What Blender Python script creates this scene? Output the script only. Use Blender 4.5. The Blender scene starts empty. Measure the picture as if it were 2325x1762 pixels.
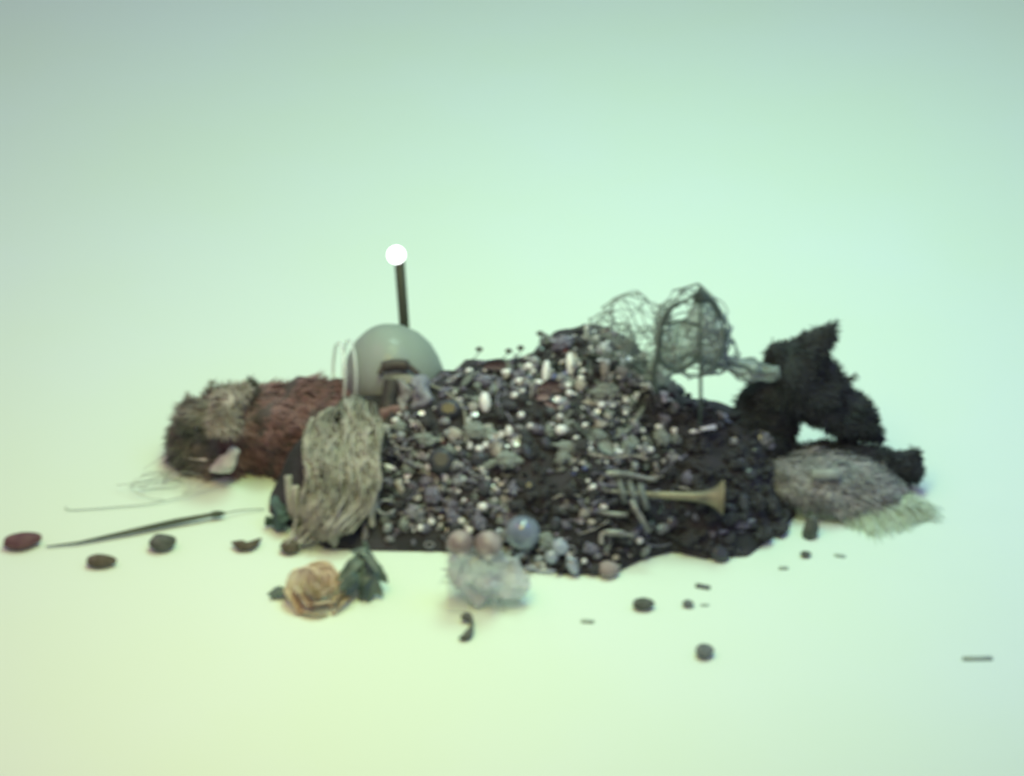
import bpy, bmesh, math, random
from mathutils import Vector, Matrix, noise
from mathutils.bvhtree import BVHTree
random.seed(11)
S = bpy.context.scene
COL = S.collection
R = math.radians

# ------------------------------------------------------------------ camera
W, H = 2325.0, 1762.0
PITCH, DIST, WID = R(33), 3.2, 1.30
cam = bpy.data.cameras.new('camera'); camo = bpy.data.objects.new('camera', cam); COL.objects.link(camo)
FWD = Vector((0, math.cos(PITCH), -math.sin(PITCH))); RIGHT = Vector((1, 0, 0)); UP = RIGHT.cross(FWD)
CPOS = -FWD * DIST
camo.location = CPOS
camo.rotation_euler = (math.pi/2 - PITCH, 0, 0)
cam.sensor_width = 36; cam.lens = 36 * DIST / WID
cam.clip_start = 0.05; cam.clip_end = 200
cam.dof.use_dof = True; cam.dof.focus_distance = 6.5
cam.dof.aperture_fstop = (cam.lens / 1000) / 0.0100
cam.dof.aperture_ratio = 0.8
S.camera = camo
K = WID / W                       # metres per photo pixel at the target distance

# ------------------------------------------------------------------ light
wd = bpy.data.worlds.new('World'); S.world = wd; wd.use_nodes = True
bg = wd.node_tree.nodes['Background']; bg.inputs[0].default_value = (0.63, 0.58, 0.78, 1); bg.inputs[1].default_value = 0.53
S.view_settings.view_transform = 'Standard'; S.view_settings.look = 'None'
S.view_settings.exposure = -0.09; S.view_settings.gamma = 1; S.view_settings.use_curve_mapping = False
def area(name, loc, target, size, power, color, spread=180):
    l = bpy.data.lights.new(name, 'AREA'); l.shape = 'DISK'; l.size = size; l.energy = power; l.color = color; l.spread = R(spread)
    o = bpy.data.objects.new(name, l); COL.objects.link(o); o.location = loc
    o.rotation_euler = (Vector(target) - Vector(loc)).to_track_quat('-Z', 'Y').to_euler()
def tint(c): m = max(c); return m, tuple(x / m for x in c)
for nm, loc, tgt, size, spr, c in (  # coloured lamps are unseen, added to imitate tint and vignette of the recording
        ('key_lamp', (0.05, -0.45, 1.5), (0.08, -0.22, 0), 0.6, 115, (2.7, 3.9, 1.8)),
        ('yellow_fill', (-0.25, -0.9, 1.3), (-0.28, -0.6, 0), 0.5, 110, (2.3, 1.75, 0.1)),
        ('cyan_fill', (0.75, -0.45, 1.5), (0.6, -0.35, 0), 0.8, 120, (0.2, 0.55, 2.4)),
        ('back_fill', (0.3, 0.4, 2.4), (0.25, 0.5, 0), 0.8, 100, (6.6, 11.2, 8.6)),
        ('left_fill', (-1.1, -0.5, 1.8), (-0.6, -0.4, 0), 0.9, 140, (3.0, 0.9, 1.7))):
    area(nm, loc, tgt, size, *tint(c), spr)
area('glint_lamp', (-1.1, 0.3, 1.6), (-0.2, 0, 0.1), 0.10, 0.7, (1, 1, 1))

# ------------------------------------------------------------------ pixel helpers (photo pixel -> point of the place)
def ray(px, py):
    return (FWD * DIST + RIGHT * ((px - W/2) * K) + UP * (-(py - H/2) * K)).normalized()
def onplane(px, py, o, n):
    d = ray(px, py); return CPOS + d * ((o - CPOS).dot(n) / d.dot(n))
def P(px, py, z=0.0): return onplane(px, py, Vector((0, 0, z)), Vector((0, 0, 1)))
def V(px, py, y): return onplane(px, py, Vector((0, y, 0)), Vector((0, 1, 0)))
def lerp(tab, x):
    if x <= tab[0][0]: return tab[0][1]
    for (a, b), (c, d) in zip(tab, tab[1:]):
        if x <= c: return b + (d - b) * (x - a) / (c - a)
    return tab[-1][1]
def nz(p, s=1.0, o=0.0): return noise.noise(Vector(p) * s + Vector((o, o * 1.7, -o)))

# ------------------------------------------------------------------ materials
MATS = {}
def mat(name, col, rough=0.6, metal=0.0, col2=None, scale=60, bump=0.0, bscale=120, trans=0.0, alpha=1.0, sheen=0.0, coat=0.0, emit=None, ior=1.45):
    if name in MATS: return MATS[name]
    m = bpy.data.materials.new(name); m.use_nodes = True; nt = m.node_tree; b = nt.nodes['Principled BSDF']
    b.inputs['Base Color'].default_value = (*col, 1); b.inputs['Roughness'].default_value = rough; b.inputs['Metallic'].default_value = metal
    b.inputs['Transmission Weight'].default_value = trans; b.inputs['Alpha'].default_value = alpha
    b.inputs['Sheen Weight'].default_value = sheen; b.inputs['Coat Weight'].default_value = coat; b.inputs['IOR'].default_value = ior
    tc = nt.nodes.new('ShaderNodeTexCoord')
    if col2:
        n = nt.nodes.new('ShaderNodeTexNoise'); n.inputs['Scale'].default_value = scale; n.inputs['Detail'].default_value = 4
        r = nt.nodes.new('ShaderNodeValToRGB'); r.color_ramp.elements[0].position = 0.38; r.color_ramp.elements[1].position = 0.62
        r.color_ramp.elements[0].color = (*col, 1); r.color_ramp.elements[1].color = (*col2, 1)
        nt.links.new(tc.outputs['Object'], n.inputs['Vector']); nt.links.new(n.outputs['Fac'], r.inputs[0]); nt.links.new(r.outputs[0], b.inputs['Base Color'])
    if bump:
        n = nt.nodes.new('ShaderNodeTexNoise'); n.inputs['Scale'].default_value = bscale; n.inputs['Detail'].default_value = 3
        u = nt.nodes.new('ShaderNodeBump'); u.inputs['Strength'].default_value = bump; u.inputs['Distance'].default_value = 0.004
        nt.links.new(tc.outputs['Object'], n.inputs['Vector']); nt.links.new(n.outputs['Fac'], u.inputs['Height']); nt.links.new(u.outputs[0], b.inputs['Normal'])
    if emit: b.inputs['Emission Color'].default_value = (*emit[0], 1); b.inputs['Emission Strength'].default_value = emit[1]
    MATS[name] = m; return m

M_FLOOR = mat('white_paper', (0.67, 0.80, 0.655), 0.85, col2=(0.68, 0.80, 0.70), scale=2.2, bump=0.05, bscale=30)
M_BLACK = mat('black_cloth', (0.026, 0.027, 0.030), 0.95, col2=(0.048, 0.046, 0.054), scale=40, bump=0.5, bscale=200)
M_VELV = mat('black_velvet', (0.034, 0.041, 0.041), 0.95, col2=(0.052, 0.055, 0.060), scale=30, bump=0.4, bscale=300)
M_BROWN = mat('dark_brown_pod', (0.075, 0.065, 0.040), 0.7, col2=(0.13, 0.11, 0.085), scale=120, bump=0.4, bscale=250)
M_MAROON = mat('maroon_pod', (0.10, 0.045, 0.055), 0.65, col2=(0.15, 0.08, 0.08), scale=90, bump=0.4, bscale=250)
M_OLIVE = mat('grey_olive', (0.065, 0.075, 0.06), 0.7, col2=(0.12, 0.13, 0.115), scale=110, bump=0.3)
M_SLATE = mat('slate_grey', (0.11, 0.13, 0.13), 0.7, col2=(0.18, 0.2, 0.19), scale=110, bump=0.3)
M_PALEBIT = mat('pale_grey_bit', (0.36, 0.44, 0.36), 0.7, col2=(0.30, 0.36, 0.31), scale=90, bump=0.3)

# ------------------------------------------------------------------ object helpers
def tag(o, label=None, cat=None, group=None, kind=None):
    if label: o['label'] = label
    if cat: o['category'] = cat
    if group: o['group'] = group
    if kind: o['kind'] = kind
    return o
def mesh_of(name, bm, m, smooth=True):
    me = bpy.data.meshes.new(name); bm.normal_update(); bm.to_mesh(me)
    if smooth:
        for f in me.polygons: f.use_smooth = True
    for x in (m if isinstance(m, (list, tuple)) else [m]): me.materials.append(x)
    return me
def obj(name, bm, m, parent=None, smooth=True, loc=None):
    me = bm if isinstance(bm, bpy.types.Mesh) else mesh_of(name, bm, m, smooth)
    o = bpy.data.objects.new(name, me); COL.objects.link(o)
    if loc is not None: o.location = loc
    if parent: o.parent = parent; o.matrix_parent_inverse = Matrix.Identity(4); o.location = (Vector(loc) if loc is not None else Vector()) - (parent.location if loc is None else Vector())
    return o
def thing(name, label, cat, loc=(0, 0, 0), group=None):
    o = bpy.data.objects.new(name, None); COL.objects.link(o); o.location = loc; o.empty_display_size = 0.02
    return tag(o, label, cat, group)
def centred(name, bm, m, label, cat, group=None, smooth=True):
    """one-mesh thing: origin at the middle of its base"""
    xs = [v.co for v in bm.verts]
    c = Vector((sum(v.x for v in xs)/len(xs), sum(v.y for v in xs)/len(xs), min(v.z for v in xs)))
    bmesh.ops.translate(bm, vec=-c, verts=bm.verts)
    o = obj(name, bm, m, smooth=smooth, loc=c); return tag(o, label, cat, group)
def tube(bm, pts, rad, n=8, mi=0, cap=True):
    pts = [Vector(p) for p in pts]; rings = []; rr = rad if isinstance(rad, (list, tuple)) else [rad] * len(pts)
    ref = Vector((0, 0, 1)); prev = None
    for i, p in enumerate(pts):
        t = (pts[min(i+1, len(pts)-1)] - pts[max(i-1, 0)])
        t = t.normalized() if t.length > 1e-9 else Vector((1, 0, 0))
        if prev is None:
            a = t.cross(ref); a = a.normalized() if a.length > 1e-3 else t.cross(Vector((1, 0, 0))).normalized()
        else:
            a = prev - t * prev.dot(t); a = a.normalized() if a.length > 1e-6 else prev
        prev = a; b = t.cross(a)
        rings.append([bm.verts.new(p + (a * math.cos(2*math.pi*k/n) + b * math.sin(2*math.pi*k/n)) * rr[i]) for k in range(n)])
    for r0, r1 in zip(rings, rings[1:]):
        for k in range(n):
            f = bm.faces.new((r0[k], r0[(k+1) % n], r1[(k+1) % n], r1[k])); f.material_index = mi
    if cap and n > 2:
        bm.faces.new(rings[0][::-1]).material_index = mi; bm.faces.new(rings[-1]).material_index = mi
def smooth_path(pts, sub=6):
    pts = [Vector(p) for p in pts]; out = []
    for i in range(len(pts)-1):
        p0, p1, p2, p3 = pts[max(i-1, 0)], pts[i], pts[i+1], pts[min(i+2, len(pts)-1)]
        for k in range(sub):
            t = k / sub
            out.append(0.5 * ((2*p1) + (p2-p0)*t + (2*p0-5*p1+4*p2-p3)*t*t + (-p0+3*p1-3*p2+p3)*t**3))
    out.append(pts[-1]); return out
def lathe(bm, prof, o, ax, n=24, mi=0):
    """prof: (distance along ax, radius)"""
    ax = ax.normalized(); a = ax.orthogonal().normalized(); b = ax.cross(a); rings = []
    for d, r in prof:
        rings.append([bm.verts.new(o + ax * d + (a * math.cos(2*math.pi*k/n) + b * math.sin(2*math.pi*k/n)) * max(r, 1e-5)) for k in range(n)])
    for r0, r1 in zip(rings, rings[1:]):
        for k in range(n):
            bm.faces.new((r0[k], r0[(k+1) % n], r1[(k+1) % n], r1[k])).material_index = mi
def ball(bm, c, r, sub=2, scale=(1, 1, 1), rot=None):
    mtx = Matrix.Translation(c) @ (rot.to_4x4() if rot else Matrix.Identity(4)) @ Matrix.Diagonal((*scale, 1))
    return bmesh.ops.create_icosphere(bm, subdivisions=sub, radius=r, matrix=mtx)['verts']
def blob(chains, voxel, rough=0.0, rscale=30, seed=0, smooth=3):
    """chains of (point, radius): one continuous remeshed body"""
    bm = bmesh.new()
    for ch in chains:
        for (p, r), (q, s) in zip(ch, ch[1:] if len(ch) > 1 else ch):
            L = (Vector(q) - Vector(p)).length; n = max(1, int(L / (min(r, s) * 0.35)))
            for i in range(n + 1):
                t = i / n; ball(bm, Vector(p).lerp(Vector(q), t), r + (s - r) * t, 2)
    me = bpy.data.meshes.new('tmp'); bm.to_mesh(me)
    o = bpy.data.objects.new('tmp', me); COL.objects.link(o)
    md = o.modifiers.new('r', 'REMESH'); md.mode = 'VOXEL'; md.voxel_size = voxel
    sm = o.modifiers.new('s', 'SMOOTH'); sm.iterations = smooth
    dg = bpy.context.evaluated_depsgraph_get(); out = bmesh.new(); ev = o.evaluated_get(dg); t = ev.to_mesh(); out.from_mesh(t); ev.to_mesh_clear()
    bpy.data.objects.remove(o); bpy.data.meshes.remove(me); out.normal_update()
    if rough:
        for v in out.verts:
            v.co += v.normal * (noise.turbulence(v.co * rscale + Vector((seed, 0, 0)), 3, False) - 0.35) * rough
    return out
def hairs(src, N, L, comb, wid, rnd=0.5, seed=1, filt=None, lay=0.5):
    """many thin blades rooted on a mesh, combed along one direction, as one mesh"""
    rg = random.Random(seed); src.faces.ensure_lookup_table(); src.normal_update()
    fs = [f for f in src.faces if not filt or filt(f.calc_center_median())]
    ar = [f.calc_area() for f in fs]; bm = bmesh.new(); comb = Vector(comb)
    for f in rg.choices(fs, ar, k=N):
        vs = [v.co for v in f.verts]; w = [rg.random() for _ in vs]; s = sum(w); p = sum((v * (a / s) for v, a in zip(vs, w)), Vector())
        d = (f.normal * lay + comb + Vector((rg.uniform(-1, 1), rg.uniform(-1, 1), rg.uniform(-1, 1))) * rnd)
        cl = nz(p, 60, seed) ; d = (d + Vector((cl, nz(p, 60, seed+5), nz(p, 60, seed+9))) * 0.9).normalized()
        l = L * rg.uniform(0.5, 1.25); side = d.cross(f.normal + Vector((0.01, 0.02, 0.03)))
        side = side.normalized() * wid if side.length > 1e-6 else Vector((wid, 0, 0))
        a = bm.verts.new(p - side - f.normal * 0.001); b = bm.verts.new(p + side - f.normal * 0.001)
        m1 = p + d * l * 0.55 + f.normal * 0.0015; c = bm.verts.new(m1 + side * 0.7); e = bm.verts.new(m1 - side * 0.7)
        g = bm.verts.new(p + d * l + Vector((0, 0, -0.15 * l)))
        bm.faces.new((a, b, c, e)); bm.faces.new((e, c, g))
    return bm

# ================================================================== THE SETTING
bm = bmesh.new()
bmesh.ops.create_grid(bm, x_segments=2, y_segments=2, size=6)
fl = obj('floor', bm, M_FLOOR, smooth=False); tag(fl, kind='structure')

# ================================================================== BLACK CLOTH MOUND
TOP = [(612, 1130), (650, 1040), (700, 960), (780, 915), (860, 890), (960, 872), (1030, 850), (1055, 822), (1150, 822), (1210, 808), (1260, 762), (1330, 742), (1385, 758), (1440, 785), (1500, 850), (1560, 895), (1680, 930), (1740, 960), (1800, 1010), (1850, 1050), (1880, 1090), (1905, 1110)]
BOT = [(612, 1165), (650, 1195), (690, 1215), (740, 1248), (860, 1252), (1000, 1254), (1100, 1268), (1200, 1296), (1300, 1308), (1400, 1302), (1460, 1272), (1530, 1254), (1600, 1272), (1700, 1264), (1750, 1225), (1800, 1180), (1850, 1145), (1905, 1125)]
NU, NV = 260, 110
bm = bmesh.new(); grid = []
SN = math.sin(PITCH)
for i in range(NU + 1):
    u = 612 + (1905 - 612) * i / NU
    pt, pf = lerp(TOP, u) + 5 * nz((u * 0.02, 0, 3)), lerp(BOT, u)
    G = P(u, pf); tot = (pf - pt) * K
    Rg = V(u, pt, G.y + 0.42 * tot / SN)
    D = Rg.y - G.y; Db = 0.55 * D + 0.02
    row = []
    for j in range(NV + 1):
        v = j / NV * 1.7
        if v <= 1:
            a = math.pi / 2 * v; x = G.x + (Rg.x - G.x) * v; y = G.y + D * (0.85 * v + 0.15 * (1 - math.cos(a))); z = Rg.z * math.sin(a) ** 0.85
        else:
            t = (v - 1) / 0.7; x = Rg.x; y = Rg.y + Db * t; z = Rg.z * math.cos(math.pi / 2 * t) ** 0.8 if t < 1 else 0
        p = Vector((x, y, max(z, 0)))
        edge = min(1, p.z / 0.03)
        w = noise.turbulence(Vector((p.x * 9, p.y * 9, p.z * 5)), 3, False) - 0.4
        w2 = noise.noise(Vector((p.x * 26 + 4, p.y * 26, p.z * 20)))
        q = p + Vector((0, -0.4, 0.9)) * (w * 0.016 + w2 * 0.006) * edge
        q.z = max(q.z, 0.0015)
        if j in (0, NV): q.z = 0.0015
        row.append(bm.verts.new(q))
    grid.append(row)
for i in range(NU):
    for j in range(NV):
        bm.faces.new((grid[i][j], grid[i+1][j], grid[i+1][j+1], grid[i][j+1]))
bm.normal_update()
BVH = BVHTree.FromBMesh(bm)
c = Vector((0.05, -0.2, 0)); bmesh.ops.translate(bm, vec=-c, verts=bm.verts)
tag(obj('black_cloth', bm, M_BLACK, loc=c), 'long rumpled black cloth with a scalloped front edge, draped over the whole heap', 'cloth')
def drop(px, py, off=0.0):
    d = ray(px, py); h = BVH.ray_cast(CPOS, d)
    if h[0] is None: return P(px, py), Vector((0, 0, 1))
    n = h[1] if h[1].dot(d) < 0 else -h[1]
    return h[0] + n * off, n
SLOPE = Vector((0, -0.72, 0.70)).normalized()
def sl(px, py, o): return onplane(px, py, o, SLOPE)

# ================================================================== FUR ANIMAL (left)
M_FUR = mat('red_brown_fur', (0.19, 0.105, 0.098), 0.9, col2=(0.31, 0.195, 0.185), scale=22, sheen=0.2)
M_FURD = mat('dark_brown_fur', (0.065, 0.052, 0.05), 0.9, col2=(0.11, 0.088, 0.085), scale=22)
M_FURH = mat('grey_brown_fur', (0.13, 0.145, 0.115), 0.85, col2=(0.29, 0.265, 0.235), scale=28)
M_FURB = mat('beige_fur', (0.27, 0.245, 0.205), 0.85, col2=(0.44, 0.40, 0.35), scale=40)
M_WHT = mat('off_white_fur', (0.62, 0.62, 0.56), 0.85, col2=(0.52, 0.52, 0.47), scale=60)
yf = P(560, 1100).y
A0 = P(560, 1095, 0.0)
fx = thing('fur_animal', 'shaggy reddish brown stuffed fur animal lying at the left end of the heap', 'stuffed animal', A0)
def F(px, py, dy=0.0): return V(px, py, A0.y + 0.055 + dy)
r_ = K * 100
body = blob([[(F(560, 985), K*98), (F(620, 970), K*104), (F(700, 960), K*100), (F(760, 955), K*95)], [(F(600, 1010, -.01), K*72), (F(720, 1060, -.02), K*70)]], 0.007, 0.014, 26, 3)
hb = hairs(body, 16000, 0.017, (0.9, -0.05, -0.25), 0.0008, 0.35, 3, lay=.25)
for b_, nm in ((body, 'body'), (hb, 'fur')):
    o = obj(nm, b_, M_FUR if nm == 'fur' else M_FURD, fx)
    if nm == 'body': bodyo = o
    else: o.parent = bodyo; o.location = (0, 0, 0)
chest = blob([[(V(640, 1080, A0.y+.03), K*52), (V(665, 1130, A0.y), K*40), (V(685, 1165, A0.y-.03), K*34)]], 0.006, 0.01, 30, 5)
o = obj('leg', chest, M_FURD, fx)
ho = hairs(chest, 3500, 0.014, (0.2, -0.1, -0.8), 0.0008, 0.4, 9, lay=.25)
q = obj('fur', ho, M_FURD, o); q.location = (0, 0, 0)
head = blob([[(F(480, 985, -.005), K*72), (F(470, 1030, -.01), K*58)], [(F(510, 950), K*66), (F(520, 1010), K*62)], [(F(435, 1015, -.01), K*34)], [(F(450, 950, -.01), K*44)]], 0.006, 0.012, 34, 7)
ho = obj('head', head, M_FURH, fx)
hh = hairs(head, 11000, 0.019, (-0.7, -0.1, 0.0), 0.0008, 0.5, 5, lay=.35)
q = obj('fur', hh, M_FURH, ho); q.location = (0, 0, 0)
# beige cheek band
ck = blob([[(F(505, 905, -.035), K*20), (F(520, 925, -.05), K*27), (F(508, 955, -.058), K*30)], [(F(560, 892, -.02), K*15), (F(515, 905, -.035), K*18)]], 0.004, 0.006, 60, 2)
q = obj('cheek', ck.copy(), M_FURB, ho); q.location = (0, 0, 0)
q2 = obj('cheek_fur', hairs(ck, 2200, 0.013, (-0.4, -0.1, -0.4), 0.0009, 0.5, 8), M_FURB, ho); q2.location = (0, 0, 0)
jw = blob([[(F(530, 1030, -.062), K*17), (F(515, 1053, -.064), K*23), (F(485, 1066, -.060), K*12)], [(F(470, 1045, -.055), K*5), (F(415, 1040, -.045), K*3)]], 0.003, 0.003, 80, 2)
q = obj('jaw', jw, M_WHT, ho); q.location = (0, 0, 0)
for (bx, by, tx, ty, w) in ((482, 930, 478, 872, 27), (440, 950, 428, 905, 24), (572, 900, 566, 866, 14)):
    eb = bmesh.new(); b0, t0 = F(bx, by, .0), F(tx, ty, .0)
    tube(eb, [b0.lerp(t0, t) + Vector((0.003*math.sin(3*t), 0, 0)) for t in (0, .3, .6, .85, 1)], [K*w, K*w*.8, K*w*.5, K*w*.22, K*1.5], 10)
    hx = hairs(eb, 260, 0.014, (0, 0, 1.2), 0.0008, 0.3, 2)
    e = obj('ear', eb, M_FURH, ho); e.location = (0, 0, 0)
    q = bpy.data.meshes.new('x'); 
    bm2 = bmesh.new(); bm2.from_mesh(e.data); 
    hx.to_mesh(q); bm2.from_mesh(q); bm2.to_mesh(e.data); bm2.free(); hx.free()
eb = bmesh.new(); ball(eb, F(448, 975, -.055), K*9, 2); q = obj('eye', eb, mat('dark_glass', (0.02, 0.02, 0.02), 0.1), ho); q.location = (0, 0, 0)
wb = bmesh.new(); rg = random.Random(4)
for k in range(9):
    a = F(430 + rg.uniform(-8, 14), 1040 + rg.uniform(-20, 20), -.04); e = a + Vector((rg.uniform(-.06, -.02), -.02, rg.uniform(-.045, -.01)))
    tube(wb, smooth_path([a, a.lerp(e, .5) + Vector((0, 0, .006)), e], 4), 0.00035, 4)
q = obj('whiskers', wb, M_FURH, ho); q.location = (0, 0, 0)

# thin pale wire tangle below the muzzle
wb = bmesh.new()
for k in range(7):
    c0 = P(340 + rg.uniform(-25, 60), 1105 + rg.uniform(-25, 20), 0.012); rad = rg.uniform(.012, .03); ph = rg.uniform(0, 6); tl = rg.uniform(.3, 1.0)
    tube(wb, [c0 + Vector((rad*math.cos(ph + t*.35)*1.3, rad*math.sin(ph + t*.35)*tl, .011*math.sin(t*.3 + k))) for t in range(13)], 0.0004, 5)
tube(wb, smooth_path([P(520, 1095, .006), P(450, 1118, .006), P(360, 1140, .004), P(300, 1148, .003), P(165, 1158, .002), P(150, 1150, .002)]), 0.0006, 5)
centred('wire_tangle', wb, mat('pale_wire', (0.36, 0.42, 0.36), 0.4), 'faint tangle of thin pale wire on the floor below the fur animal head', 'wire')

# ================================================================== KNOTTED SCARF
M_SC = mat('cream_wool', (0.30, 0.31, 0.26), 0.9, col2=(0.47, 0.46, 0.41), scale=35, bump=0.5, bscale=300)
M_SC2 = mat('cream_wool_dark', (0.22, 0.235, 0.195), 0.9, col2=(0.34, 0.34, 0.30), scale=30, bump=0.4)
scarf = thing('knotted_scarf', 'pale cream green knotted wool scarf hanging over the heap beside the fur animal', 'scarf', P(760, 1240))
SL = [(0, 735), (0.10, 697), (0.3, 690), (0.5, 697), (0.7, 688), (0.85, 676), (1, 656)]; SR = [(0, 858), (0.2, 872), (0.4, 862), (0.6, 868), (0.8, 850), (1, 800)]
def sp(s, t, off):
    l, r = lerp(SL, t), lerp(SR, t); px = l + (r - l) * s; py = 893 + 35 * abs(s - .6) * 2 * (1 - t) + (1235 - 893) * t * (1 - 0.13 * max(0, s - .45))
    p, n = drop(px, py); return p + (SLOPE * .7 + Vector((0, -.5, .3))) * off
HOLES = [(.70, .36, .045, .055), (.12, .27, .05, .05), (.42, .13, .04, .035), (.30, .55, .06, .05), (.55, .62, .04, .06), (.35, .88, .06, .05), (.62, .86, .07, .06), (.88, .70, .04, .07), (.2, .42, .035, .04), (.48, .30, .03, .05)]
def hole(s, t): return any(((s - a)/c)**2 + ((t - b)/d)**2 < 1 for a, b, c, d in HOLES)
bm = bmesh.new(); g = []
for i in range(33):
    row = []
    for j in range(61):
        s, t = i / 32, j / 60
        row.append(bm.verts.new(sp(s, t * .93, 0.011 + 0.008 * math.sin(s * 22 + nz((s*2, t*3, 1)) * 3) + 0.006 * nz((s*9, t*7, 2)))))
    g.append(row)
for i in range(32):
    for j in range(60):
        if not hole((i + .5)/32, (j + .5)/60*.93): bm.faces.new((g[i][j], g[i][j+1], g[i+1][j+1], g[i+1][j]))
bmesh.ops.solidify(bm, geom=bm.faces[:], thickness=0.004)
obj('cloth', bm, M_SC2, scarf)
bm = bmesh.new(); rg = random.Random(8)
for k in range(230):
    s0 = rg.random(); t0 = rg.choice((0, 0, .1, .2, .35, .5)) + rg.uniform(0, .1); t1 = min(1.0, t0 + rg.uniform(.3, .9)); ph = rg.uniform(0, 6); amp = rg.uniform(.01, .10); off = rg.uniform(.012, .022)
    s1 = s0 + rg.uniform(-.14, .14)
    pts = [sp(min(1, max(0, s0 + (s1 - s0)*q/14 + amp*math.sin(ph + q*.45))), t0 + (t1 - t0)*q/14, off + .003*math.sin(q*1.3 + ph)) for q in range(15)]
    w = rg.uniform(.0006, .0021)
    if any(hole(min(1, max(0, s0 + (s1 - s0)*q/14 + amp*math.sin(ph + q*.45))), t0 + (t1 - t0)*q/14) for q in range(15)): w = .0007
    tube(bm, pts, [w*(0.75 + .35*math.sin(q*1.9 + ph)) for q in range(15)], 7)
obj('knotted_cords', bm, M_SC, scarf)
bm = bmesh.new()
for k, (px, py) in enumerate([(690, 1195), (703, 1205), (716, 1212), (752, 1235), (760, 1245), (795, 1195), (812, 1190), (675, 1180), (848, 1205), (728, 1215)]):
    a, _ = drop(px + 6, py - 90, .018); b, _ = drop(px + 3, py - 40, .014); c_, _ = drop(px, py, .006)
    tube(bm, smooth_path([a, b, c_], 5), [.0045]*5 + [.004]*4 + [.0028, .0014], 7)
obj('fringe', bm, M_SC, scarf)

# ================================================================== GLASS DOME and lamp
M_DOME = mat('smoky_glass', (0.27, 0.34, 0.29), 0.6, alpha=0.88, coat=0.2, col2=(0.29, 0.33, 0.31), scale=8)
M_CLR = mat('clear_glass', (0.80, 0.88, 0.82), 0.12, alpha=0.55, coat=1)
yd = drop(880, 905)[0].y + 0.065
dc = V(892, 848, yd)
dome = thing('glass_dome', 'smoky grey glass dome standing on the heap beneath the lamp', 'glass dome', dc - Vector((0, 0, .05)))
prof = [(-.055, .058), (-.045, .0635), (-.02, .0665), (.0, .066), (.018, .0625), (.035, .054), (.05, .041), (.0605, .026), (.0655, .012), (.067, 0)]
prof2 = []
for i in range(len(prof)-1):
    for k in range(4): t = k/4; prof2.append((prof[i][0]*(1-t)+prof[i+1][0]*t, prof[i][1]*(1-t)+prof[i+1][1]*t))
bm = bmesh.new(); lathe(bm, [(a*.94, b*.89) for a, b in prof], dc, Vector((-.28, .0, 1)), 48)
obj('shell', bm, M_DOME, dome)
bm = bmesh.new()
ax = Vector((-1, -.22, .12)).normalized(); a1 = ax.orthogonal().normalized(); b1 = ax.cross(a1)
for rr, dd, th in ((.040, .0655, .0019), (.043, .053, .0016)):
    c0 = dc + Vector((0, 0, -.002)) + ax * dd
    tube(bm, [c0 + (a1*math.cos(t*math.pi/24) + b1*math.sin(t*math.pi/24))*rr for t in range(49)], th, 8, cap=False)
obj('rim', bm, M_CLR, dome)
yl = yd + 0.06
lt, lb_ = V(907, 594, yl), V(919, 750, yl)
ld = (lb_ - lt).normalized(); foot = lt + ld * (lt.z / -ld.z)
lamp = thing('lamp', 'dark upright lamp post ending in a glowing round white bulb above the glass dome', 'lamp', foot)
bm = bmesh.new(); tube(bm, [foot, lt], .0062, 14); obj('post', bm, mat('dark_olive_metal', (0.045, 0.055, 0.035), 0.5), lamp)
bm = bmesh.new(); ball(bm, V(900, 579, yl), K*19, 3, (1, 1, 1.05)); obj('bulb', bm, mat('lit_bulb', (1, 1, 1), 0.3, emit=((1, 1, 1), 3.0)), lamp)

# ================================================================== STRAP beside the dome
M_LEA = mat('dark_leather', (0.035, 0.035, 0.033), 0.6, col2=(0.06, 0.05, 0.045), scale=50, bump=.3)
M_RED = mat('dull_red_cloth', (0.16, 0.085, 0.08), 0.85, col2=(0.23, 0.15, 0.14), scale=60, bump=.4)
so = drop(900, 900)[0] + SLOPE * .012
def ribbon(bm, pts, w, wd, th=.003):
    """flat band along pts, wd = direction of its width"""
    rows = []
    for p in pts:
        rows.append([bm.verts.new(p + wd*w*.5), bm.verts.new(p - wd*w*.5), bm.verts.new(p - wd*w*.5 + SLOPE*th), bm.verts.new(p + wd*w*.5 + SLOPE*th)])
    for a, b in zip(rows, rows[1:]):
        for k in range(4): bm.faces.new((a[k], a[(k+1) % 4], b[(k+1) % 4], b[k]))
    bm.faces.new(rows[0][::-1]); bm.faces.new(rows[-1])
st = thing('leather_strap', 'dark leather strap looping up against the front of the glass dome', 'strap', drop(885, 1010)[0])
bm = bmesh.new(); ff = drop(900, 900)[0] + SLOPE*.014
def dp(px, py): return sl(px, py, ff)
ribbon(bm, smooth_path([dp(880, 1010), dp(872, 975), dp(878, 930), dp(884, 890), dp(888, 862)]), K*30, RIGHT); obj('strap', bm, M_LEA, st)
bm = bmesh.new(); tube(bm, smooth_path([dp(862, 850), dp(872, 834), dp(900, 828), dp(928, 832), dp(950, 850)]), [K*6]*6+[K*12]*12+[K*6]*7, 10); obj('buckle', bm, M_LEA, st)
bm = bmesh.new()
for x in range(3): tube(bm, smooth_path([dp(893, 858+5*x), dp(925, 855+6*x), dp(965, 866+4*x)]), K*3.0, 6)
centred('cream_cord', bm, M_SC, 'pale cream cords tied under the dark strap loop at the dome', 'cord')
bm = blob([[(dp(868, 945), K*15), (dp(895, 935), K*18), (dp(918, 925), K*10)]], .003, .006, 60)
centred('red_rag', bm, M_RED, 'small dull red rag tucked between scarf and dark strap', 'rag')
M_LIL = mat('blue_grey_satin', (0.20, 0.215, 0.26), 0.45, col2=(0.30, 0.31, 0.36), scale=40, bump=.3)
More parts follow.
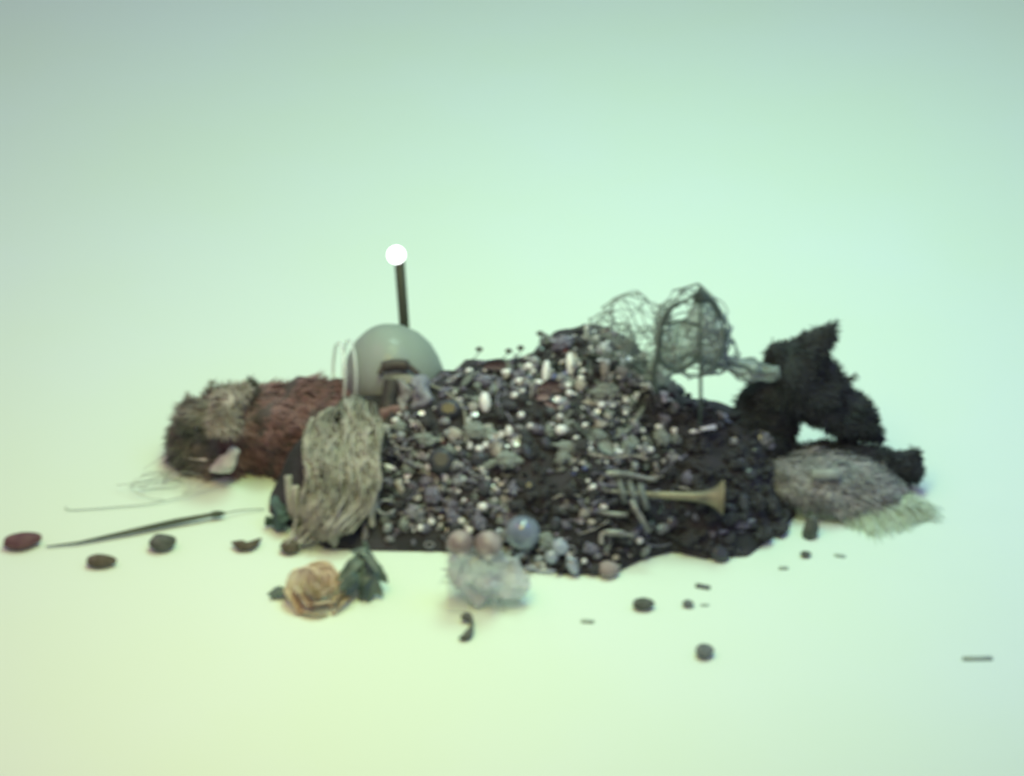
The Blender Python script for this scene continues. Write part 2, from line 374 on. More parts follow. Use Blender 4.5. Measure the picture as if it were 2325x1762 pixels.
M_GRY = mat('grey_satin', (0.19, 0.19, 0.20), 0.5, col2=(0.28, 0.28, 0.28), scale=40, bump=.3)
bm = blob([[(dp(948, 885), K*26), (dp(962, 912), K*30), (dp(945, 930), K*20)]], .003, .012, 45, 2)
centred('satin_bow', bm, M_LIL, 'puffy blue grey satin bow right of the dark strap', 'bow')
bm = blob([[(dp(915, 882), K*17), (dp(917, 925), K*18)], [(dp(922, 905), K*14)]], .003, .01, 45, 7)
centred('satin_bow', bm, M_GRY, 'upright grey satin bow touching the dark strap', 'bow')
bm = bmesh.new(); pts = [drop(x, y, .006)[0] for x, y in ((960, 878), (990, 888), (1020, 903), (1048, 922), (1056, 945), (1058, 985), (1060, 1010))]
tube(bm, smooth_path(pts), .0016, 6); centred('cord', bm, M_SC2, 'thin tan cord bending down the heap right of the blue grey bow', 'cord')

# ================================================================== TRUMPET
M_BR = mat('tarnished_brass', (0.27, 0.245, 0.165), 0.5, metal=0.3, col2=(0.14, 0.135, 0.105), scale=40)
M_NI = mat('dull_nickel', (0.30, 0.30, 0.28), 0.4, metal=0.3, col2=(0.13, 0.13, 0.13), scale=50)
to = drop(1450, 1140)[0] + SLOPE * .022
def T(px, py, o=0.0): return sl(px, py, to) + SLOPE * o
tr = thing('trumpet', 'small brass trumpet with its bell to the right, lying on the black cloth', 'trumpet', drop(1450, 1150)[0])
bx0, bx1 = T(1455, 1122), T(1640, 1130); ax = (bx1 - bx0).normalized(); L = (bx1 - bx0).length
bm = bmesh.new()
pr = [(0, .0036), (L*.4, .0045), (L*.62, .0055), (L*.76, .0075), (L*.86, .0098), (L*.93, .0135), (L*.975, .0175), (L, .0210), (L+.0008, .0215), (L, .0205), (L*.97, .0155), (L*.9, .010), (L*.8, .008)]
lathe(bm, pr, bx0, ax, 32); obj('bell', bm, M_BR, tr)
bm = bmesh.new()
tube(bm, smooth_path([T(1460, 1122), T(1400, 1117), T(1350, 1109), T(1318, 1104), T(1292, 1113), T(1284, 1133), T(1295, 1152), T(1330, 1156), T(1380, 1166), T(1425, 1170)]), .0032, 10)
obj('bell_tube', bm, M_NI, tr)
bm = bmesh.new()
tube(bm, smooth_path([T(1375, 1078, .008), T(1420, 1080, .009), T(1490, 1093, .008)]), [.0042]*5+[.0034]*4+[.0022]*4, 10)
tube(bm, smooth_path([T(1375, 1078, .008), T(1362, 1095, .006), T(1368, 1112, .004)]), .0026, 8)
obj('lead_pipe', bm, M_NI, tr)
for k, (x0, y0) in enumerate(((1404, 1086), (1428, 1092), (1452, 1100))):
    bm = bmesh.new(); a, b = T(x0, y0, .004), T(x0 + 16, y0 + 58, .004)
    tube(bm, [a, b], .0040, 12); tube(bm, [a - (b-a)*.28, a], .0016, 8)
    v = obj('valve', bm, M_SLATE, tr)
    bm = bmesh.new(); tube(bm, [a - (b-a)*.33, a - (b-a)*.27], .0045, 12); q = obj('button', bm, M_NI, v); q.location = (0, 0, 0)
bm = bmesh.new(); tube(bm, [T(1430, 1140, .012), T(1476, 1208, .002)], [.0036, .0030], 8); obj('slide', bm, M_NI, tr)
bm = bmesh.new(); tube(bm, smooth_path([T(1366, 1236), T(1368, 1212), T(1400, 1210), T(1440, 1217)]), [.003]*8+[.0042]*7+[.002]*4, 8)
tag(centred('metal_hook', bm, M_NI, 'bent grey metal hook on the black cloth below the trumpet', 'hook'))

# ================================================================== NET BAG, hoop and rod on the ridge
M_NET = mat('pale_net', (0.22, 0.26, 0.24), 0.5)
M_FILM = mat('clear_film', (0.48, 0.56, 0.52), 0.3, alpha=0.50, coat=.4, col2=(0.34, 0.40, 0.38), scale=26)
yn = V(1540, 900, drop(1540, 930)[0].y).y - 0.01
def N(px, py, dy=0.0): return V(px, py, yn + dy)
nb = thing('net_bag', 'crinkled translucent net bag standing on the ridge, its neck pulled towards the black fur', 'bag', N(1560, 900))
film = blob([[(N(1545, 790), K*58), (N(1585, 770), K*66), (N(1600, 735), K*48)], [(N(1605, 730), K*46), (N(1612, 770), K*52)], [(N(1600, 790), K*50), (N(1650, 818), K*36), (N(1700, 838), K*32), (N(1732, 845), K*32)], [(N(1530, 830), K*36), (N(1480, 850, -.02), K*34)]], .0045, .02, 30, 4, 2)
net = film.copy()
obj('film', film, M_FILM, nb)
bmesh.ops.triangulate(net, faces=net.faces)
fa = list(net.edges); rg = random.Random(5); bm = bmesh.new()
net.verts.ensure_lookup_table()
for k in range(64):
    v = rg.choice(net.verts[:]); pts = [v.co + v.normal*.001]; d = Vector((rg.uniform(-1, 1), rg.uniform(-1, 1), rg.uniform(-1, 1)))
    for s in range(16):
        best = max(v.link_edges, key=lambda e: (e.other_vert(v).co - v.co).normalized().dot(d.normalized()))
        nv = best.other_vert(v); d = d*.8 + (nv.co - v.co).normalized()*.35 + Vector((rg.uniform(-.3, .3),)*3); v = nv; pts.append(v.co + v.normal*.001)
    tube(bm, smooth_path(pts[::2], 3), rg.uniform(.0006, .0016), 5)
for (cx, cy, rx_, rz2, yy, js, wr) in ((1572, 752, 88, 92, 0, 3, .0011), (1625, 800, 44, 46, 0, 4, .0009)):
    ib = bmesh.new(); bmesh.ops.create_icosphere(ib, subdivisions=2, radius=1); c0 = N(cx, cy, yy)
    for v in ib.verts:
        k = 1 + .22*nz(v.co, 1.7, js); v.co = c0 + Vector((v.co.x*rx_*K*k, v.co.y*rx_*K*.8*k, v.co.z*rz2*K*k*1.12)) + Vector((nz(v.co, 4, js), 0, nz(v.co, 4, js+3)))*.007
    for e in ib.edges:
        if rg.random() < .82:
            p, q = e.verts[0].co.copy(), e.verts[1].co.copy(); m_ = (p + q)/2 + Vector((rg.uniform(-1, 1), rg.uniform(-1, 1), rg.uniform(-1, 1)))*.004
            tube(bm, smooth_path([p, m_, q], 3), wr*rg.uniform(.6, 1.5), 4)
    ib.free()
net.free()
obj('netting', bm, mat('grey_net', (0.24, 0.29, 0.27), 0.6), nb)
# faint wire puff to the left of it
bm = bmesh.new(); cpf = N(1440, 745)
for (cx, cy, rx_, rz2, js) in ((1438, 742, 74, 74, 11), (1385, 765, 52, 48, 12), (1478, 800, 50, 56, 13)):
    ib = bmesh.new(); bmesh.ops.create_icosphere(ib, subdivisions=2, radius=1); c0 = N(cx, cy, .0)
    for v in ib.verts:
        k = 1 + .25*nz(v.co, 1.7, js); v.co = c0 + Vector((v.co.x*rx_*K*k, v.co.y*rx_*K*.8*k, v.co.z*rz2*K*k*1.12)) + Vector((nz(v.co, 4, js), 0, nz(v.co, 4, js+3)))*.008
    for e in ib.edges:
        if rg.random() < .75:
            p, q = e.verts[0].co.copy(), e.verts[1].co.copy(); m_ = (p + q)/2 + Vector((rg.uniform(-1, 1), rg.uniform(-1, 1), rg.uniform(-1, 1)))*.005
            tube(bm, smooth_path([p, m_, q], 3), rg.uniform(.0004, .0009), 4)
    ib.free()
centred('mesh_puff', bm, M_NET, 'bulging puff of fine pale wire mesh left of the black wire hoop', 'wire mesh')
M_WIRE = mat('black_wire', (0.07, 0.095, 0.085), 0.6)
bm = bmesh.new()
hp = [(1590, 660), (1556, 684), (1522, 700), (1505, 740), (1498, 785), (1502, 820), (1530, 838), (1565, 826), (1590, 796)]
tube(bm, smooth_path([N(x, y, -.045) for x, y in hp]), [.0030 + .0008*math.sin(i*.9) if 8 < i < 34 else .0018 for i in range(49)], 8)
hp = [(1590, 658), (1612, 680), (1632, 712), (1644, 752), (1640, 800), (1612, 838), (1600, 850)]
tube(bm, smooth_path([N(x, y, -.03) for x, y in hp]), [.0038 if i < 14 else .0014 for i in range(37)], 8)
hp = [(1400, 720), (1380, 712), (1385, 735)]; 
tube(bm, [N(1590, 648, -.04), N(1591, 662, -.04), N(1592, 682, -.04)], [.001, .006, .009], 8)
tube(bm, smooth_path([N(x, y, -.045) for x, y in ((1515, 738), (1550, 728), (1585, 740))]), .0016, 6)
tube(bm, smooth_path([N(x, y, -.045) for x, y in ((1498, 785), (1485, 850), (1490, 890))]), .0032, 6)
centred('wire_hoop', bm, M_WIRE, 'bent black wire hoop rising to a point around the net bag', 'wire hoop')
bm = bmesh.new(); a = N(1590, 690, -.05); b = N(1591, 915, -.05); tube(bm, [a, b, b + Vector((0, 0, -.03))], .0020, 8)
centred('thin_rod', bm, M_WIRE, 'thin upright dark rod in front of the net bag', 'rod')
# beaded sprigs on the ridge
for (x0, y0, x1, y1, lb) in ((1060, 820, 1088, 793, 'leftmost small bead on a thin wire sticking up from the ridge'), (1120, 822, 1155, 797, 'small bead on a thin wire, second from the left on the ridge'), (1155, 822, 1182, 790, 'small bead on a thin wire, third from the left on the ridge'), (1200, 808, 1226, 757, 'highest small bead on a thin wire above the ridge')):
    a = drop(x0, y0 + 8)[0]; b = V(x1, y1, a.y); t = thing('beaded_wire', lb, 'beaded wire', a, 'beads on wires along the ridge')
    bm = bmesh.new(); tube(bm, smooth_path([a, a.lerp(b, .5) + Vector((.006, 0, .004)), b], 4), .0006, 5); obj('wire', bm, M_OLIVE, t)
    bm = bmesh.new(); ball(bm, b, K*7, 2, (1.1, 1, .8)); obj('bead', bm, M_OLIVE, t)

# ================================================================== BLACK VELVET (right)
yv = drop(1700, 950)[0].y + .01
def B(px, py, dy=0.0): return V(px, py, yv + dy)
up = blob([[(B(1690, 960, -.01), K*44), (B(1745, 1010, -.02), K*50)], [(B(1690, 950), K*34), (B(1735, 905), K*48), (B(1790, 850), K*62), (B(1800, 820), K*48)],
           [(B(1792, 806), K*34), (B(1840, 800), K*40), (B(1868, 780), K*28), (B(1885, 755), K*18), (B(1896, 732), K*8)], [(B(1760, 800), K*22), (B(1752, 782), K*9)], [(B(1985, 985), K*26), (B(2004, 1000), K*12)],
           [(B(1868, 790), K*24), (B(1886, 770), K*16)], [(B(1868, 830), K*30), (B(1860, 880), K*48)],
           [(B(1800, 850), K*62), (B(1850, 890), K*60), (B(1905, 940), K*50), (B(1955, 960), K*46)],
           [(B(1905, 872), K*10), (B(1940, 854), K*10)],
           [(B(1735, 920), K*50), (B(1765, 960), K*46), (B(1762, 1000), K*40)], [(B(1800, 880), K*60), (B(1850, 915), K*42), (B(1920, 950), K*50), (B(1965, 968), K*40)]], .0055, .008, 32, 3)
def shaggy(body, name, label, N, comb, seed):
    hb = hairs(body, N, .009, comb, .0010, .8, seed, lay=.45)
    xs = [v.co for v in body.verts]; c = Vector((sum(v.x for v in xs)/len(xs), sum(v.y for v in xs)/len(xs), min(v.z for v in xs)))
    t = thing(name, label, 'fur', c); obj('hide', body, M_VELV, t); obj('fur', hb, M_VELV, t)
shaggy(up, 'black_fur', 'shaggy black fur rising to a pointed corner at the right end of the heap', 10000, (.35, -.1, -.1), 31)
lo = blob([[(B(1740, 1045, -.02), K*44), (B(1820, 1040, -.02), K*34), (B(1900, 1034, -.02), K*34), (B(1980, 1046, -.02), K*38), (B(2052, 1062, -.02), K*40)],
           [(B(2064, 1044, -.02), K*29), (B(2070, 1070, -.02), K*30)]], .0055, .007, 32, 8)
shaggy(lo, 'black_fur_roll', 'black fur roll with a blunt end pointing right above the woven hat', 5500, (.7, 0, 0), 32)

# ================================================================== HAT with fringe
M_HAT = mat('grey_straw', (0.13, 0.14, 0.135), 0.85, col2=(0.30, 0.295, 0.285), scale=38, bump=.8, bscale=160)
M_HAT2 = mat('grey_straw_light', (0.42, 0.41, 0.40), 0.85, col2=(0.26, 0.285, 0.27), scale=50, bump=.5)
M_FRG = mat('pale_green_fringe', (0.55, 0.66, 0.50), 0.85, col2=(0.64, 0.75, 0.60), scale=25)
hc = P(1890, 1165)
hat = thing('woven_hat', 'grey beige woven hat with a frayed pale green fringe, lying under the black fur roll', 'hat', hc)
yh = hc.y + .02
bm = bmesh.new()
cc = V(1888, 1104, yh); rx, rz_, ry = K*150, K*74, K*70
axr = Matrix.Rotation(R(12), 3, 'Y')
gr = []
for i in range(37):
    th = i/36 * R(112); row = []
    for j in range(49):
        ph = 2*math.pi*j/48
        rr = 1 + .09*nz((math.cos(ph)*2, math.sin(ph)*2, i*.12), 1, 4) + .05*nz((math.cos(ph)*6, math.sin(ph)*6, i*.35), 1, 9)
        lp = Vector((rx*math.sin(th)*math.cos(ph)*rr, ry*math.sin(th)*math.sin(ph)*rr, rz_*math.cos(th)*rr))
        p = cc + axr @ lp; p.z = max(p.z, .003); row.append(bm.verts.new(p))
    gr.append(row)
for i in range(36):
    for j in range(48): bm.faces.new((gr[i][j], gr[i+1][j], gr[i+1][j+1], gr[i][j+1]))
bmesh.ops.remove_doubles(bm, verts=bm.verts, dist=1e-5)
frs = bm.copy()
obj('crown', bm, M_HAT, hat)
rg = random.Random(12)
obj('straw', hairs(frs, 5200, .012, (1.0, -.2, -.25), .0011, .45, 14, lay=.16), M_HAT2, hat)
obj('dark_straw', hairs(frs, 3000, .011, (.8, .1, -.35), .0011, .6, 15, lay=.18), mat('dark_straw', (0.14, 0.15, 0.145), .9, col2=(.24, .24, .235), scale=50), hat)
lo_ = V(1876, 1076, yh - ry*.8); bm = bmesh.new()
bmesh.ops.create_cube(bm, size=1, matrix=Matrix.Translation(lo_) @ Matrix.Rotation(R(-35), 4, 'X') @ Matrix.Diagonal((K*58, K*5, K*20, 1)))
bmesh.ops.bevel(bm, geom=bm.edges[:], offset=.001, segments=2)
obj('patch', bm, mat('pale_patch', (0.36, 0.39, 0.34), 0.8, col2=(.27, .29, .26), scale=90), hat)
bm = bmesh.new()
for k in range(1500):
    px = rg.uniform(1800, 2060); st_ = P(px, 1132 + rg.uniform(-22, 14), rg.uniform(.004, .022))
    s = (px - 1800)/260
    e = P(px + 10 + 80*s*rg.uniform(.2, 1), 1150 + rg.uniform(0, 30) + 60*max(0, 1 - abs(s - .62)*2.2)*rg.random(), .001)
    tube(bm, smooth_path([st_, st_.lerp(e, .5) + Vector((0, 0, .006)), e], 3), [.00045]*6 + [.0002], 3)
obj('fringe', bm, M_FRG, hat)
frs.free()

# ================================================================== TEAL SCRAP at the left foot
bm = blob([[(P(628, 1150, .03), K*22), (P(650, 1168, .025), K*24)], [(P(640, 1188, .012), K*14), (P(600, 1186, .008), K*9)]], .003, .012, 50, 3)
centred('teal_rag', bm, mat('dark_teal_cloth', (0.055, 0.10, 0.075), 0.85, col2=(0.10, 0.16, 0.17), scale=30), 'small dark teal rag at the left foot of the heap', 'rag')

# ================================================================== BAG with pink balls, bottom
M_BAG = mat('crinkled_plastic', (0.52, 0.57, 0.57), 0.4, alpha=0.58, coat=.3, col2=(0.76, 0.80, 0.80), scale=24, bump=.8, bscale=60)
bg_c = P(1110, 1375)
def Q(px, py, dy=0.0): return P(px, py, max(.012, (1390 - py) * .00042 + dy))
bb = blob([[(Q(1058, 1268, .01), K*44), (Q(1120, 1262, .01), K*42)], [(Q(1065, 1318), K*50), (Q(1140, 1312), K*46)], [(Q(1150, 1300), K*36), (Q(1192, 1316), K*15)], [(Q(1080, 1345), K*40), (Q(1130, 1350), K*34)], [(Q(1160, 1275, .01), K*26), (Q(1130, 1240, .02), K*18)]], .004, .022, 20, 6, 2)
pb = thing('plastic_bag', 'crumpled clear plastic bag on the floor in front of the heap', 'bag', bg_c)
mn = min(v.co.z for v in bb.verts)
for v in bb.verts:
    if v.co.z < .002: v.co.z = .002
bw = hairs(bb, 110, .018, (0.2, 0, 0.1), .0012, 1.0, 3, lay=.02)
obj('bag_body', bb, M_BAG, pb)
obj('creases', bw, mat('bag_crease', (0.34, 0.40, 0.38), 0.4), pb)
bm = bmesh.new(); g = []
for i in range(13):
    row = []
    for j in range(13):
        s, t = i/12, j/12; a = P(1012 + 45*s + 6*t, 1255 + 135*t, .004 + .02*s*(1-t))
        row.append(bm.verts.new(a + Vector((0, 0, .003 + .006*abs(nz((s*5, t*5, 3)))))))
    g.append(row)
for i in range(12):
    for j in range(12): bm.faces.new((g[i][j], g[i][j+1], g[i+1][j+1], g[i+1][j]))
obj('loose_flap', bm, mat('thin_film', (0.58, 0.68, 0.64), 0.3, alpha=0.22), pb)
M_PNK = mat('dusty_pink', (0.20, 0.165, 0.165), 0.5, col2=(0.36, 0.325, 0.315), scale=60)
M_PALE = mat('pale_pearl', (0.52, 0.53, 0.50), 0.25, coat=.6)
for (x, y, r, lb) in ((1046, 1233, 27, 'dusty pink ball with pale tip, left one on top of the plastic bag'), (1108, 1236, 28, 'dusty pink ball with pale tip, right one on top of the plastic bag')):
    c0 = P(x, y, .085); t = thing('pink_ball', lb, 'ball', c0 - Vector((0, 0, K*r)), 'pink balls on the plastic bag')
    bm = bmesh.new(); vs = ball(bm, c0, K*r, 3, (1, 1, .95)); 
    obj('ball', bm, M_PNK, t)
    bm = bmesh.new(); ball(bm, c0 + Vector((.001, -K*r*.62, -K*r*.42)), K*r*.52, 2, (.8, .8, 1)); obj('tip', bm, M_PALE, t)

# ================================================================== ROSE with leaves
M_PET = mat('peach_petal', (0.84, 0.74, 0.60), 0.6, col2=(0.88, 0.80, 0.68), scale=35)
M_PETD = mat('tan_petal', (0.74, 0.62, 0.48), 0.6, col2=(0.82, 0.72, 0.58), scale=35)
M_LEAF = mat('dark_leaf', (0.055, 0.09, 0.075), 0.5, col2=(0.13, 0.18, 0.15), scale=50)
rb = P(722, 1385)
rose = thing('rose', 'peach silk rose with dark green leaves on the floor in front of the heap', 'rose', rb)
rcn = V(722, 1348, rb.y + .02); rax = Vector((.08, -.30, 1)).normalized()
rq = rax.to_track_quat('Z', 'Y').to_matrix()
rg = random.Random(21)
def petal(ang, r0, h, wide, lean, m, zoff=0):
    bm = bmesh.new(); g = []
    for i in range(9):
        row = []
        for j in range(9):
            s, t = (i/8 - .5)*wide, j/8
            rad = r0*(math.sin(min(1, t*1.25)*math.pi/2)*.95 + .05) + lean*t*t + .0012*nz((s*3, t*3, ang), 1, 3)*3
            hh = -h*.45 + h*t*(1 - .55*(i/4 - 1)**2*t) + zoff
            if t > .85: rad += lean*.45; hh -= .0015
            row.append(bm.verts.new(rcn + rq @ Vector((rad*math.cos(ang + s), rad*math.sin(ang + s), hh))))
        g.append(row)
    for i in range(8):
        for j in range(8): bm.faces.new((g[i][j], g[i+1][j], g[i+1][j+1], g[i][j+1]))
    bmesh.ops.solidify(bm, geom=bm.faces[:], thickness=.0007)
    obj('petal', bm, m, rose)
for k in range(3): petal(k*2.1, .007, .040, 2.4, .0005, M_PET, .014)
for k in range(4): petal(k*1.57 + .4, .014, .040, 2.1, .0015, M_PET, .009)
for k in range(5): petal(k*1.256 + .9, .023, .038, 1.7, .003, M_PET, .004)
for k in range(6): petal(k*1.047 + .2, .029, .032, 1.4, .0055, M_PETD if k % 2 else M_PET, -.003)
bm = bmesh.new(); tube(bm, [V(700, 1330, rb.y+.035), V(712, 1292, rb.y+.04)], [.010, .001], 8); obj('sepal', bm, mat('pale_sepal', (0.30, 0.36, 0.24), .7), rose)
def leaf(name, base, tip, w, parent, m, fold=.25, n_=Vector((0, -.4, .9))):
    bm = bmesh.new(); ax = tip - base; L = ax.length; ax.normalize(); side = ax.cross(n_).normalized(); up_ = side.cross(ax); g = []
    for i in range(11):
        t = i/10; ww = w*(math.sin(math.pi*t**.8)**.8)*(1 + .12*math.sin(i*2.6)); row = []
        for j in (-1, -.5, 0, .5, 1):
            row.append(bm.verts.new(base + ax*L*t + side*ww*j + up_*(abs(j)*ww*fold - .1*L*t*t + .004*math.sin(t*5))))
        g.append(row)
    for i in range(10):
        for j in range(4): bm.faces.new((g[i][j], g[i][j+1], g[i+1][j+1], g[i+1][j]))
    bmesh.ops.remove_doubles(bm, verts=bm.verts, dist=1e-6)
    bmesh.ops.solidify(bm, geom=bm.faces[:], thickness=.0008)
    return obj(name, bm, m, parent)
st0 = P(835, 1262, .03)
for (x0, y0, z0, x1, y1, z1, w) in ((832, 1262, .034, 768, 1312, .030, 15), (836, 1272, .032, 842, 1366, .006, 19), (838, 1268, .034, 874, 1322, .022, 14), (826, 1285, .028, 790, 1350, .016, 18),
        (838, 1256, .040, 800, 1246, .050, 8), (840, 1300, .020, 862, 1352, .010, 13), (812, 1300, .034, 772, 1336, .028, 12), (846, 1310, .026, 806, 1362, .004, 13), (836, 1258, .040, 852, 1290, .046, 9)):
    leaf('leaf', P(x0, y0, z0), P(x1, y1, z1), K*w*rg.uniform(.9, 1.1), rose, M_LEAF, rg.uniform(.1, .7), Vector((rg.uniform(-.5, .5), rg.uniform(-.9, -.1), .8)))
leaf('leaf', P(655, 1345, .006), P(598, 1348, .004), K*11, rose, M_LEAF)
bm = bmesh.new(); tube(bm, smooth_path([P(760, 1350, .012), P(800, 1318, .02), st0, P(826, 1230, .045)]), .0024, 8)
obj('stem', bm, M_LEAF, rose); bm = bmesh.new(); tube(bm, smooth_path([P(660, 1345, .008), P(640, 1340, .008), P(615, 1358, .003)]), .0022, 8); tube(bm, smooth_path([P(690, 1330, .012), P(662, 1330, .008), P(640, 1346, .006)]), .0026, 8)
obj('twig', bm, M_LEAF, rose)

# ================================================================== STICK and bits on the floor
bm = bmesh.new(); pts = [P(105, 1241, .003), P(180, 1232, .004), P(300, 1206, .006), P(400, 1184, .007), P(478, 1169, .008), P(484, 1168, .008), P(500, 1166, .008), P(512, 1165, .008)]
tube(bm, pts, [.0008, .0016, .0030, .0036, .0026, .0040, .0038, .0012], 10)
s_ = thing('stick', 'long thin dark tapering stick on the floor left of the heap', 'stick', P(300, 1206)); obj('shaft', bm, mat('dark_green_wood', (0.06, 0.08, 0.05), .6, col2=(0.09, .11, .07), scale=30), s_)
bm = bmesh.new(); tube(bm, smooth_path([P(512, 1165, .008), P(550, 1158, .006), P(600, 1156, .003)]), .0006, 5); obj('wire_tip', bm, M_OLIVE, s_)

def bit(name, px, py, w, h, rot, m, label, cat, shape='oval', z=0):
    """a small solid lying on the floor; w, h in photo pixels"""
    w *= .92; h *= .92; a = K*w/2; b = max(K*h/2/ SN * .8, .002); hz = max(.0015, K*h*.42)
    c0 = P(px, py, hz*.7); bm = bmesh.new(); rt = Matrix.Rotation(R(rot), 3, 'Z')
    if shape == 'oval':
        vs = ball(bm, Vector(), 1, 3)
        for v in vs:
            k = 1 + .16*nz(v.co, 1.6, px*.01); v.co = Vector((v.co.x*a*k*(1 + .12*v.co.x), v.co.y*b*k*.75, v.co.z*hz*k))
    elif shape == 'pod':
        n = 10; pts = []
        for i in range(n+1):
            t = i/n*2 - 1; pts.append(Vector((t*a, (abs(t)**1.6)*b*.9 - b*.4, 0)))
        tube(bm, pts, [max(.0012, hz*.8*(1 - abs(i/n*2 - 1)**3)) * (1.25 if i < 4 else .85) for i in range(n+1)], 10)
    elif shape == 'curl':
        pts = [Vector((a*math.cos(t)*.8, b*math.sin(t)*1.0, .001*t)) for t in [R(130) - i*R(24) for i in range(11)]]
        tube(bm, pts, [hz*.35*(1 + .5*math.sin(i*1.1)) for i in range(11)], 8)
    elif shape == 'chip':
        bmesh.ops.create_cube(bm, size=1, matrix=Matrix.Diagonal((a*2, b*1.2, hz*1.0, 1)))
        bmesh.ops.bevel(bm, geom=bm.edges[:], offset=min(hz, b)*.3, segments=2)
        for v in bm.verts: v.co += Vector((nz(v.co, 200, px), nz(v.co, 200, py), 0))*.001
    bmesh.ops.rotate(bm, verts=bm.verts, matrix=rt, cent=(0, 0, 0))
    zmin = min(v.co.z for v in bm.verts)
    c0.z = -zmin + .0003; fix = P(px, py, c0.z); bmesh.ops.translate(bm, vec=(0, 0, -zmin), verts=bm.verts)
    o = obj(name, bm, m, loc=(fix.x, fix.y, .0003)); return tag(o, label, cat)
bit('seed_pod', 47, 1228, 88, 40, 14, M_MAROON, 'maroon oval seed pod at the left end of the stick', 'seed pod')
bit('seed_pod', 226, 1273, 68, 32, 0, M_BROWN, 'brown seed pod below the stick, nearest to the camera of those left of the rose', 'seed pod')
bit('seed_pod', 366, 1231, 60, 42, 10, M_OLIVE, 'plump dark olive seed pod just below the middle of the stick', 'seed pod')
bit('dried_pepper', 562, 1234, 66, 34, 14, M_BROWN, 'curved brown dried pepper between the stick and the heap', 'dried pepper', 'pod')
bit('seed_pod', 656, 1241, 44, 34, 0, M_BROWN, 'round brown seed pod above the peach rose', 'seed pod')
bit('dark_curl', 1055, 1424, 38, 46, -10, M_OLIVE, 'dark hooked curl below the plastic bag', 'curl', 'curl')
bit('pebble', 1458, 1371, 46, 28, 0, M_OLIVE, 'largest dark oval pebble, alone on the floor below the heap', 'pebble')
bit('pebble', 1598, 1478, 42, 32, 12, M_SLATE, 'round slate grey pebble, nearest to the bottom of the photo', 'pebble')
bit('chip', 1596, 1332, 32, 12, -18, M_SLATE, 'thin grey chip right above a smaller dark pebble', 'chip', 'chip')
bit('pebble', 1561, 1370, 26, 18, -20, M_SLATE, 'small grey pebble right of the largest dark pebble', 'pebble')
bit('chip', 1600, 1374, 18, 6, 0, M_PALEBIT, 'tiny pale chip beside the small grey pebble', 'chip', 'chip')
bit('chip', 1334, 1411, 28, 10, -8, M_PALEBIT, 'faint pale chip between the plastic bag and the dark pebbles', 'chip', 'chip')
bit('chip', 2219, 1495, 64, 11, 2, M_PALEBIT, 'straight pale green stub alone at the far right of the floor', 'stub', 'chip')
bit('pebble', 1828, 1258, 24, 16, 0, M_OLIVE, 'small dark pebble below the upright dark cone', 'pebble')
bit('chip', 1779, 1290, 20, 10, 0, M_PALEBIT, 'pale chip left below the small dark pebble', 'chip', 'chip')
bit('chip', 1907, 1262, 24, 9, -12, M_PALEBIT, 'pale chip right of the small dark pebble under the hat', 'chip', 'chip')
c0 = P(1838, 1216); bm = bmesh.new(); tube(bm, [c0, c0 + Vector((.001, 0, .012)), c0 + Vector((.002, 0, .024)), c0 + Vector((.003, 0, .028))], [.0095, .009, .0065, .002], 12)
for v in bm.verts: v.co += Vector((nz(v.co, 90), nz(v.co, 90, 3), 0))*.002
centred('clay_cone', bm, M_OLIVE, 'small upright dark clay cone on the floor below the woven hat', 'cone')
bit('rag', 1380, 1292, 46, 40, 0, mat('pink_grey_cloth', (0.27, 0.22, 0.21), .8, col2=(.33, .29, .28), scale=60), 'pinkish grey lump at the front edge of the black cloth', 'rag')

# ================================================================== TRINKETS ON THE HEAP
PAL = {
 'pearl': [('white', (0.55, 0.56, 0.55), 'white pearl'), ('grey', (0.27, 0.29, 0.30), 'grey pearl')],
}
m_pw = mat('pearl_white', (0.72, 0.73, 0.73), 0.22, coat=.7)
m_pg = mat('pearl_grey', (0.24, 0.26, 0.27), 0.25, coat=.7)
m_fo = mat('foil_silver', (0.38, 0.385, 0.41), 0.35, metal=.3, col2=(.13, .135, .15), scale=90)
m_fl = mat('foil_lilac', (0.24, 0.235, 0.30), 0.45, metal=.1, col2=(.09, .09, .125), scale=90)
m_gn = mat('cloth_green_grey', (0.10, 0.125, 0.115), 0.7, col2=(.32, .355, .335), scale=90)
m_bg = mat('shell_beige', (0.38, 0.36, 0.33), 0.5, col2=(.25, .24, .22), scale=110)
m_bk = mat('bead_blue_black', (0.045, 0.050, 0.058), 0.4, coat=.2)
m_pk = mat('petal_dull_pink', (0.20, 0.12, 0.125), 0.7, col2=(.28, .20, .20), scale=80)
m_vi = mat('bead_violet', (0.08, 0.072, 0.10), 0.4, coat=.2)
m_bl = mat('glass_pale_blue', (0.25, 0.31, 0.40), 0.2, coat=.8, col2=(.38, .43, .48), scale=70)
def m_pearl(m):
    bm = bmesh.new(); ball(bm, Vector(), 1, 3, (1, .95, .92)); return mesh_of('pearl', bm, m)
def m_crump(m, seed, amp=.9):
    bm = bmesh.new(); vs = ball(bm, Vector(), 1, 3)
    for v in vs:
        n = noise.turbulence(v.co*1.7 + Vector((seed*3.1, 0, 0)), 3, True); v.co = Vector((v.co.x*(1 - amp/2 + amp*n), v.co.y*(.9 - amp/2 + amp*n), v.co.z*(.6 + amp*n*.6)))
    return mesh_of('scrap', bm, m, False)
def m_gem(m):
    bm = bmesh.new(); lathe(bm, [(-.7, .0), (-.35, .75), (0, 1), (.35, .75), (.5, .5), (.5, 0)], Vector(), Vector((0, 0, 1)), 8); return mesh_of('bead', bm, m, False)
